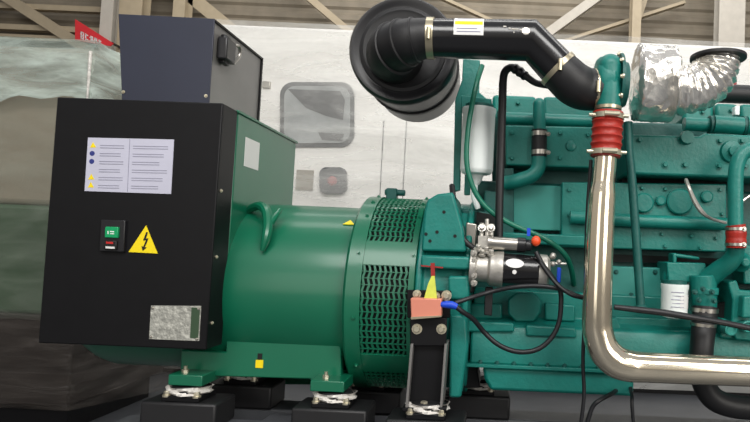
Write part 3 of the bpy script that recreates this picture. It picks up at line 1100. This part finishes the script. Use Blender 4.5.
g = MB().lathe(o0 + ax * 31 * u, ax, [(0, 15 * u), (0, 16.6 * u), (37 * u, 16.6 * u), (37 * u, 15 * u)], 32).build('motor_body', 'blackgloss', sm)
t = MB()
oc = P(514, 262.5, SY - 16.2 * u)
ring = []
for k in range(22):
    a = 2 * PI * k / 22
    dz = 4.4 * u * math.sin(a) + 7 * u
    ring.append(Vector((o0 + ax * (44 * u + 9 * u * math.cos(a))) + Vector((0, -math.sqrt((16.7 * u) ** 2 - dz ** 2), dz))))
t.prism(ring, (0, -.0012, 0))
t.lathe(o0 + ax * 44 * u + Vector((0, -16.6 * u, -1.5 * u)), (0, -1, 0), [(0, 2.2 * u), (.003, 2.0 * u)], 14)
t.build('oval_label', 'whitepaper', g)
MB().lathe(o0 + ax * 68 * u, ax, [(0, 16 * u), (0, 17.2 * u), (8 * u, 17.2 * u), (11 * u, 14 * u), (12 * u, 6 * u)], 28).build('end_cap', 'cast', sm)
o1 = P(492, 243, SY - .01)
so = MB().lathe(o1, ax, [(-4 * u, 6 * u), (-4 * u, 8 * u), (0, 8 * u), (0, 6.6 * u), (25 * u, 6.6 * u), (25 * u, 5 * u)], 24).build('solenoid', 'steel', sm)
MB().lathe(o1 + ax * 25 * u, ax, [(0, 7.4 * u), (8 * u, 7.4 * u), (9 * u, 6 * u), (14 * u, 5.5 * u), (15 * u, 3 * u)], 20).build('solenoid_cap', 'plastic', so)
MB().ball(P(536, 241, SY - .03), .013, (1.2, 1, 1.3)).build('orange_cap', 'orange', so)
MB().rect(527, 228, 530.5, 236, SY - .02, .012).build('blue_clip', 'blue', so)
t = MB()
t.ptube([(487, 219, SY), (487, 238, SY)], 2.2, sub=1, seg=10).ptube([(482, 223, SY), (481, 240, SY)], 2.4, sub=1, seg=10).ptube([(492, 224, SY), (491, 238, SY)], 2.4, sub=1, seg=10)
t.bolt(P(482, 228, SY - .01), (0, -1, .4), .009, .01).bolt(P(491, 228, SY - .01), (0, -1, .3), .009, .01).rect(478, 236, 493, 248, SY - .02, .04)
t.build('terminal_studs', 'cast', sm)
t = MB()
for q in ((553, 256, 3.4), (548, 260, 2.6), (559, 262, 2.6), (553, 264, 3)):
    t.ball(P(q[0], q[1], SY), q[2] * u)
t.ptube([(546, 263, SY), (566, 264, SY)], 1.4, sub=1, seg=8)
t.build('relay_fitting', 'cast', sm)
MB().rect(557, 267.5, 561, 283, SY, .012).build('blue_sleeve', 'blue', sm, bevel=.003)
MB().slab([(485, 287), (493, 287), (492, 316), (484, 315)], SY + .03, .03).build('support_post', 'rubber', sm, bevel=.003)
settle(sm)

# ------------------------------------------------------------------ filters
def canister(name, label, px0, px1, py0, py1, Y, mat, textured=False):
    r = thing(name, label, 'filter')
    rr = (px1 - px0) / 2 * S(Y)
    top, bot = P((px0 + px1) / 2 + 1.5, py0, Y), P((px0 + px1) / 2 - 1, py1, Y)
    h = top.z - bot.z
    c_ = (bot.x + top.x) / 2
    MB().lathe((c_, Y, bot.z), (0, 0, 1), [(0, rr * .55), (.004, rr * .86), (.014, rr * .98), (.02, rr), (h - .02, rr), (h - .012, rr * 1.05), (h, rr * 1.05)], 36).build('can', mat, r)
    MB().lathe((c_, Y, top.z), (0, 0, 1), [(0, rr * .9), (.012, rr * .9)], 30).build('seal_ring', 'tealdark', r)
    return r, Vector((c_, Y, bot.z)), rr, h


r, c, rr, h = canister('fuel_filter', 'white fuel filter canister hanging from the teal bracket below the air cleaner', 461, 494, 109, 175, 2.12, 'white')
MB().lathe((c.x, c.y, c.z - .035), (0, 0, 1), [(0, .012), (.02, .022), (.036, .026)], 16).build('drain_valve', 'white', r)
MB().tube([(c.x - .005, c.y, c.z - .03), (c.x - .002, c.y, c.z - .08), (c.x + .012, c.y, c.z - .12)], [.012, .013, .010], seg=10).build('drain_tube', 'white', r)
settle(r)
r, c, rr, h = canister('oil_filter', 'white spin-on oil filter low on the engine at right, beside the black hose', 661, 687, 284, 318, 2.02, 'white')
g = MB().lathe((c.x, c.y, c.z + .035), (0, 0, 1), [(0, rr + .0008), (.045, rr + .0008)], 24, caps=False, a0=PI * .05, a1=PI * .75)
t = MB()
for k in range(5):
    zz_ = c.z + .04 + k * .012
    t.tube([(c.x - rr * .5 + .004 * (k % 2), c.y - rr * .88, zz_), (c.x, c.y - rr * 1.005, zz_), (c.x + rr * .45, c.y - rr * .9, zz_)], .0016, seg=6)
t.build('printed_lines', 'ink', r)
g.build('paper_label', 'whitepaper', r)
settle(r)

# ------------------------------------------------------------------ air cleaner and intake pipe
ac = thing('air_cleaner', 'round black air cleaner drum at top centre with rubber elbow on its face', 'air cleaner')
AY = 2.02
c0 = P(403, 49.5, AY)
u = S(AY)
MB().lathe(c0, (0, 1, 0), [(.006, 30 * u), (0, 44 * u), (0, 46 * u), (-.006, 49 * u), (-.006, 53 * u), (.006, 55 * u), (.026, 55.5 * u), (.034, 53 * u), (.04, 51.5 * u), (.37, 51 * u), (.385, 47 * u), (.388, 20 * u)], 64).build('drum', 'plastic', ac)
MB().lathe(c0, (0, -1, 0), [(-.006, 45 * u), (.004, 43.5 * u), (.008, 40 * u), (.004, 37 * u), (.006, 20 * u)], 60).build('end_cover', 'rubber', ac)
MB().lathe(c0 + Vector((0, .2, 0)), (0, 1, 0), [(0, 50 * u), (.0, 53 * u), (.02, 53 * u), (.02, 50 * u)], 60, caps=False).build('mounting_band', 'rubber', ac)
# moulded elbow with ribs: out of the face, turning right
pth = [(397, 58, 2.02), (393, 54, 1.955), (396, 48, 1.89), (408, 42, 1.845), (421, 39, 1.835), (433, 38.5, 1.835)]
MB().ptube(pth, [27, 27, 25, 23, 20.5, 19.5], seg=30).build('rubber_elbow', 'rubber', ac)
t = MB()
for i, (fr, rad) in enumerate((((387, 52, 1.915), 26.4), ((401, 45.5, 1.865), 24.4), ((413, 41, 1.842), 22.2))):
    nx = [(399, 47, 1.875), (413, 41, 1.842), (425, 39, 1.836)][i]
    p, q = P(*fr), P(*nx)
    d = (q - p).normalized()
    pp = [(396, 48.5, 1.893), (405, 43.2, 1.853), (415, 40.2, 1.839)][i]
    k = P(*pp)
    rr = rad * S(pp[2])
    t.lathe(k, d, [(-.006, rr * .96), (-.003, rr * 1.03), (.003, rr * 1.03), (.006, rr * .96)], 40)
t.build('elbow_ribs', 'rubber', ac)
settle(ac)

ip = thing('intake_pipe', 'glossy black intake pipe with white-yellow sticker running from air cleaner to turbocharger', 'pipe')
IY = 1.835
MB().ptube([(428, 38.3, IY), (531, 40.5, IY), (562, 73, IY + .02)], [19.3, 19.6, 19.6], sub=1, seg=40).build('pipe', 'blackgloss', ip)
MB().ptube([(557, 68, IY + .017), (565, 76, IY + .02), (574, 84, IY + .03), (585, 89, IY + .045), (602, 90, IY + .05)], [20.5, 21.3, 22, 21.5, 20.5], seg=36).build('rubber_elbow', 'rubber', ip)


def band(p, q, r, wid, Y, screw=True):
    a, b = P(*p), P(*q)
    d = (b - a).normalized()
    g = MB().lathe(a - d * wid / 2, d, [(0, r * .97), (0, r), (wid, r), (wid, r * .97)], 44, caps=False)
    if screw:
        g.cyl(a + Vector((0, -r - .002, .01)), a + Vector((0, -r - .002, -.025)), .007, 10)
    return g


band((431, 38.4, IY), (440, 38.6, IY), 20.8 * S(IY), .022, IY).build('clamp', 'brass', ip)
band((558, 69, IY + .018), (565, 76.5, IY + .02), 21.8 * S(IY), .016, IY).build('clamp', 'brass', ip)
band((595, 90, IY + .05), (601, 90, IY + .05), 21.4 * S(IY + .05), .012, IY).build('clamp', 'brass', ip)
# sticker bent round the pipe
axp, axq = P(428, 38.3, IY), P(532, 40.5, IY)
dirp = (axq - axp).normalized()
upv = (Vector((0, 0, 1)) - dirp * dirp.z).normalized()
frv = upv.cross(dirp)
if frv.y > 0:
    frv = -frv


def pipe_patch(px0, px1, a0, a1, rad, mat, name, parent):
    g = MB()
    n = 10
    t0, t1 = (P(px0, 39, IY) - axp).dot(dirp), (P(px1, 39, IY) - axp).dot(dirp)
    rows = []
    for i in range(n + 1):
        a = deg(a0 + (a1 - a0) * i / n)
        v = upv * math.cos(a) + frv * math.sin(a)
        rows.append([g.b.verts.new(axp + dirp * t0 + v * rad), g.b.verts.new(axp + dirp * t1 + v * rad), g.b.verts.new(axp + dirp * t1 + v * (rad - .002)), g.b.verts.new(axp + dirp * t0 + v * (rad - .002))])
    for i in range(n):
        for k in range(4):
            g.b.faces.new((rows[i][k], rows[i][(k + 1) % 4], rows[i + 1][(k + 1) % 4], rows[i + 1][k]))
    g.b.faces.new(rows[0][::-1])
    g.b.faces.new(rows[-1])
    return g.build(name, mat, parent)


pr = 19.6 * S(IY)
stk = pipe_patch(455, 484, 22, 98, pr + .0012, 'whitepaper', 'sticker', ip)
pipe_patch(456, 483, 52, 66, pr + .0018, 'yellow', 'yellow_band', stk)
pipe_patch(458, 481, 32, 35, pr + .0018, 'ink', 'printed_line', stk)
pipe_patch(458, 478, 78, 81, pr + .0018, 'ink', 'printed_line', stk)
pipe_patch(458, 481, 87, 90, pr + .0018, 'ink', 'printed_line', stk)
t = MB()
for a_, b_, an in ((503, 506, 70), (508, 510, 76), (511, 518, 78), (513, 514, 88), (519, 521, 80)):
    p = axp + dirp * ((P(a_, 39, IY) - axp).dot(dirp))
    v = upv * math.cos(deg(an)) + frv * math.sin(deg(an))
    t.tube([p + v * pr, p + dirp * (b_ - a_) * S(IY) + v * pr], .003, seg=6, sub=1)
v = upv * math.cos(deg(83)) + frv * math.sin(deg(83))
p = axp + dirp * ((P(525, 39, IY) - axp).dot(dirp))
t.lathe(p + v * (pr - .002), v, [(0, .012), (.003, .012), (.004, .006)], 16)
t.build('moulded_mark', 'steel', ip)
settle(ip)

# ------------------------------------------------------------------ turbocharger
tb = thing('turbocharger', 'turbocharger with teal compressor casing and crinkled foil wrap at top right', 'turbocharger')
TY = 1.90
ct = P(606, 84, TY)
u = S(TY)
g = MB().lathe(ct - Vector((12 * u, 0, 0)), (1, 0, 0), [(0, 19 * u), (1 * u, 23 * u), (4 * u, 26 * u), (10 * u, 28 * u), (16 * u, 28 * u), (20 * u, 25 * u), (20 * u, 18 * u)], 40)
g.build('compressor_volute', 'teal', tb)
MB().ptube([(610, 66, TY - .05), (609.5, 90, TY - .05), (608, 113, TY - .05)], [11.8, 12.4, 12.2], sub=4, seg=26).ball(P(610, 66, TY - .05), 11.8 * u).build('compressor_outlet', 'teal', tb)
cp = MB().lathe(ct + Vector((11 * u, 0, 0)), (1, 0, 0), [(0, 31 * u), (3 * u, 31 * u), (3 * u, 24 * u), (9 * u, 22 * u)], 40).build('backplate', 'tealdark', tb)
t = MB()
for k in range(10):
    a = 2 * PI * k / 10
    t.bolt(ct + Vector((11 * u, math.cos(a) * 29.5 * u, math.sin(a) * 29.5 * u)), (-1, 0, 0), .006, .006)
t.build('plate_bolt', 'zinc', cp)
# foil-wrapped turbine: crumpled drum
g = MB()
ft = P(654, 84, 1.99)
nseg, nx = 56, 22
rings = []
for j in range(nx + 1):
    t_ = j / nx
    x = ft.x + (-24 + 48 * t_) * u
    prof_r = 39 * u * 1.03 * (1 - .55 * max(0, .10 - t_) / .10 - .5 * max(0, t_ - .90) / .10)
    rg = []
    for i in range(nseg):
        a = 2 * PI * i / nseg
        crk = (.6 if .15 < t_ < .85 else 1.3)
        d = crk * u * (1.1 * math.sin(9 * a + 5 * t_) * math.sin(14 * t_ + 2 * a) + random.uniform(-.75, .75))
        rr = prof_r + d
        rg.append(g.b.verts.new((x + random.uniform(-.3, .3) * u, ft.y - rr * .9 * math.sin(a), ft.z + rr * math.cos(a))))
    rings.append(rg)
for j in range(nx):
    for i in range(nseg):
        g.b.faces.new((rings[j][i], rings[j][(i + 1) % nseg], rings[j + 1][(i + 1) % nseg], rings[j + 1][i]))
g.b.faces.new(rings[0][::-1])
g.b.faces.new(rings[-1])
g.build('foil_wrapped_turbine', 'foil', tb, ang=50)
# pleated foil elbow
g = MB()
pth = [(672, 91, TY), (686, 90.5, TY), (698, 87, TY), (708, 81, TY), (714, 73, TY), (717, 65, TY), (718, 57, TY)]
pts = [P(*q) for q in pth]
dense = []
n = len(pts)
for i in range(n - 1):
    p0, p1, p2, p3 = pts[max(i - 1, 0)], pts[i], pts[i + 1], pts[min(i + 2, n - 1)]
    for k in range(7):
        t_ = k / 7
        dense.append(.5 * ((2 * p1) + (p2 - p0) * t_ + (2 * p0 - 5 * p1 + 4 * p2 - p3) * t_ * t_ + (3 * p1 - p0 - 3 * p2 + p3) * t_ ** 3))
dense.append(pts[-1])
rad = []
for i in range(len(dense)):
    rad.append((23.5 - 4 * max(0, i / len(dense) - .5) / .5 + (1.0 if i % 4 < 2 else -1.0) + random.uniform(-.6, .6)) * u)
g.tube(dense, rad, seg=34, sub=1)
for v_ in g.b.verts:
    v_.co += Vector((random.uniform(-1, 1), random.uniform(-1, 1), random.uniform(-1, 1))) * .7 * u
g.build('foil_elbow', 'foil', tb, ang=60)
fz = P(718, 57, TY)
fg = MB().lathe(fz - Vector((0, 0, .012)), (0, 0, 1), [(.004, 17 * u), (.004, 27.5 * u), (.013, 27.5 * u), (.013, 20 * u), (-.02, 18.5 * u)], 44, caps=False).build('outlet_flange', 'rubber', tb)
settle(tb)

# ------------------------------------------------------------------ polished charge-air pipe with red hose
cp = thing('charge_air_pipe', 'polished steel pipe with red hose dropping from turbocharger and turning right', 'pipe')
PY = 1.85
MB().ptube([(606, 150, PY), (605, 165, PY), (603.5, 182, PY), (602.5, 194, PY), (601, 215, PY), (598.5, 270, PY), (597, 318, PY), (598.5, 335, PY), (604, 350, PY), (615, 361, PY), (630, 366, PY), (650, 367.5, PY), (720, 370.5, PY), (860, 376, PY)],
           [11, 11.2, 11.2, 13, 13.6, 14.2, 15, 15.4, 15.8, 16, 15.6, 14.8, 14.6, 14.6], seg=40, sub=8).build('pipe', 'chrome', cp)
pl, rl = [], []
for k in range(19):
    t_ = k / 18
    pl.append((608.2 - 2.6 * t_, 112 + 45 * t_, PY))
    rl.append(15.2 + (.9 if k % 3 == 1 else -.4))
rh = MB().ptube(pl, rl, sub=2, seg=34).build('red_hose', 'redhose', cp)
rh['label'] = 'ribbed red silicone hose'
for (x, y) in ((608, 117), (605.8, 153)):
    g = band((x, y, PY), (x - .3, y + 5, PY), 16.2 * S(PY), .016, PY, False)
    p = P(x, y, PY)
    g.cyl(p + Vector((-.02, -17 * S(PY), 0)), p + Vector((.025, -17 * S(PY), 0)), .008, 10)
    g.cyl(p + Vector((-.062, -.02, 0)), p + Vector((-.03, -.02, 0)), .0055, 8).cyl(p + Vector((.03, -.02, 0)), p + Vector((.060, -.02, 0)), .0055, 8)
    g.build('clamp', 'zinc', cp)
band((608.2, 108.5, PY), (608, 113, PY), 13.4 * S(PY), .010, PY, False).build('outlet_collar', 'brass', cp)
settle(cp)

# ------------------------------------------------------------------ rear support bracket and earth block
sb = thing('support_bracket', 'tall black bracket with pale side flanges below the copper-pink block', 'bracket')
BY2 = 1.885
zb2 = P(425, 409, BY2).z
MB().slab([(410, 318), (447, 318), (446, 346), (410, 346)], BY2, .02).build('top_plate', 'black', sb, bevel=.003)
MB().slab([(411, 345), (446, 345), (441, 410), (406, 410)], BY2 + .02, .012).build('web', 'black', sb)
for q in (((410.5, 344), (413, 344), (407.5, 410), (405, 410)), ((444.5, 344), (447, 344), (442, 410), (439.5, 410))):
    MB().slab(q, BY2 - .012, .10).build('side_flange', 'greysheet', sb, bevel=.001)
MB().slab([(402, 408), (446, 408), (446, 411.5), (402, 411.5)], BY2 - .02, .14).build('base_plate', 'black', sb, bevel=.002)
MB().bolt(P(417, 329, BY2), (0, -1, 0), .011, .010).bolt(P(441.5, 329, BY2), (0, -1, 0), .011, .010).bolt(P(424, 407, BY2 - .0), (0, 0, 1), .012, .016).build('bolt', 'zinc', sb)
settle(sb)

eb = thing('earth_block', 'copper-pink earthing block with yellow-green ribbon on top of the black bracket', 'terminal')
MB().slab([(407, 290), (451, 291), (450, 318), (407, 318)], 1.90, .02).build('back_plate', 'black', eb, bevel=.003)
MB().slab([(410.5, 298), (441.5, 299), (441.5, 316.5), (411, 318)], 1.855, .042).build('copper_block', 'copper', eb, bevel=.003)
MB().slab([(410.8, 317), (441.5, 315.5), (441.5, 317), (411, 319.5)], 1.852, .046).build('block_edge', 'brass', eb)
MB().bolt(P(417, 294, 1.90), (0, -1, 0), .009, .010).bolt(P(446.5, 295.5, 1.90), (0, -1, 0), .011, .012).bolt(P(436, 296, 1.90), (0, -1, 0), .009, .01).build('bolt', 'zinc', eb)
MB().slab([(431.5, 276), (434.5, 276), (437, 299), (424, 298.5), (428, 284)], 1.87, .006).build('ribbon', 'ribbon', eb)
MB().slab([(430.5, 263), (434.5, 263), (435, 277), (431, 277)], 1.885, .008).slab([(421, 265), (443, 267), (443, 268.4), (421, 266.4)], 1.89, .006).build('red_tie', 'machinered', eb)
settle(eb)

# ------------------------------------------------------------------ cables and hoses
def hose(name, label, cat, pix, r, mat, parts=(), **k):
    if not parts:
        return tag(MB().ptube(pix, r, **k).build(name, mat), label, cat)
    r_ = thing(name, label, cat)
    MB().ptube(pix, r, **k).build('sheath', mat, r_)
    for nm, pq, rq, mt in parts:
        MB().ptube(pq, rq, seg=14, sub=4).build(nm, mt, r_)
    return settle(r_)


hose('battery_cable', 'black battery cable hanging in a big loop below the starter motor', 'cable',
     [(455, 306, 1.86), (463, 312, 1.87), (474, 320, 1.90), (484, 332, 1.93), (496, 343, 1.93), (510, 350, 1.93), (525, 352, 1.93), (540, 348, 1.93), (552, 337, 1.93), (559, 322, 1.93), (561, 304, 1.93), (560, 290, 1.93), (552, 277, 1.92), (543, 265, 1.92), (536, 252, 1.93)], 2.5, 'cable',
     parts=(('blue_terminal', [(441, 304.5, 1.86), (446, 304.5, 1.86), (452, 305, 1.86), (457, 307, 1.86)], [2.6, 3.6, 3.8, 3.0], 'blue'),))
hose('starter_cable', 'black cable running right from blue terminal under the starter motor', 'cable',
     [(455, 303, 1.87), (470, 298, 1.89), (490, 292, 1.925), (515, 287, 1.91), (540, 286, 1.9), (560, 289, 1.9), (578, 296, 1.9), (592, 299, 1.92)], 2.3, 'cable')
hose('sensor_cable', 'thin black cable dropping from starter relay towards the bright pipe', 'cable',
     [(540, 262, 1.905), (550, 276, 1.9), (560, 287, 1.885), (572, 295, 1.89), (584, 298, 1.9)], 2.1, 'cable')
hose('drop_cable', 'thin black cable hanging straight down along the left of the bright pipe', 'cable',
     [(591, 160, 1.93), (587, 220, 1.93), (585, 300, 1.93), (583, 360, 1.93), (584, 395, 1.93), (580, 430, 1.93)], 1.9, 'cable')
hose('floor_cable', 'black cable curving down under the bend of the bright pipe', 'cable',
     [(618, 389, 2.10), (611, 394, 2.0), (600, 400, 1.95), (592, 408, 1.95), (586, 428, 1.95)], 2.2, 'cable')
hose('short_cable', 'short black cable hanging below the right end of the oil pan', 'cable',
     [(630, 386, 2.08), (632, 396, 2.0), (632, 405, 1.98), (634, 430, 1.98)], 1.8, 'cable')
hose('fuel_hose', 'green fuel hose curving from the fuel filter down across the engine', 'hose',
     [(482, 66, 2.10), (477, 82, 2.06), (472, 105, 2.04), (468, 130, 2.03), (466.5, 160, 2.03), (471, 182, 2.03), (480, 200, 2.03), (493, 213, 2.03), (513, 225, 2.03), (539, 236, 2.03), (556, 246, 2.03), (567, 258, 2.05), (572, 272, 2.12), (574, 286, 2.24)], 2.7, 'greenhose')
hose('breather_hose', 'black breather hose rising beside fuel filter and bending over to the intake pipe', 'hose',
     [(499, 238, 2.02), (499.5, 200, 2.02), (501, 150, 2.02), (502.5, 100, 2.0), (503, 82, 1.98), (505, 72, 1.96), (511, 67.5, 1.94), (518, 70, 1.93), (527, 77, 1.92), (536, 83, 1.91), (549, 86, 1.88)], [4.2, 4.2, 4.2, 4.2, 4.2, 4, 3.8, 3.8, 3.6, 3.4, 3], 'rubber',
     parts=(('ribbed_connector', [(513, 67.5, 1.937), (515.5, 69, 1.934), (517.5, 70, 1.931), (520, 72, 1.928), (522.5, 74, 1.925), (525, 76, 1.92)], [4.4, 5.4, 4.4, 5.4, 4.4, 5], 'plastic'),))
hose('oil_line', 'black hose running down the teal flywheel housing to the starter nose', 'hose',
     [(452, 186, 2.04), (453.5, 200, 1.985), (456, 218, 1.97), (460, 232, 1.965), (466, 242, 1.96), (475, 249, 1.96)], 2.9, 'rubber')
hose('wiring_harness', 'black wiring harness crossing in front of the oil filter at right', 'cable',
     [(614, 307, 1.91), (640, 310, 1.91), (665, 313, 1.90), (690, 317, 1.90), (720, 322, 1.91), (755, 329, 1.92), (800, 336, 1.92)], [2.6, 3.2, 3.4, 3.2, 3, 3, 3], 'cable')
hose('coolant_hose', 'thick black coolant hose passing behind the bright pipe and curving away right', 'hose',
     [(705, 307, 2.03), (704, 325, 2.02), (702, 345, 2.0), (701, 365, 2.0), (704, 384, 2.0), (713, 398, 2.0), (728, 405, 2.0), (750, 408, 2.0), (800, 410, 2.0)], [12.4, 12, 11.5, 11.5, 11.5, 11.5, 11.5, 11.5, 11.5], 'rubber',
     parts=(('hose_clamp', [(705, 308, 2.03), (704.8, 312, 2.03)], 13.2, 'steel'), ('hose_clamp', [(703.5, 323, 2.02), (703.3, 326, 2.02)], 12.8, 'steel')), seg=24)
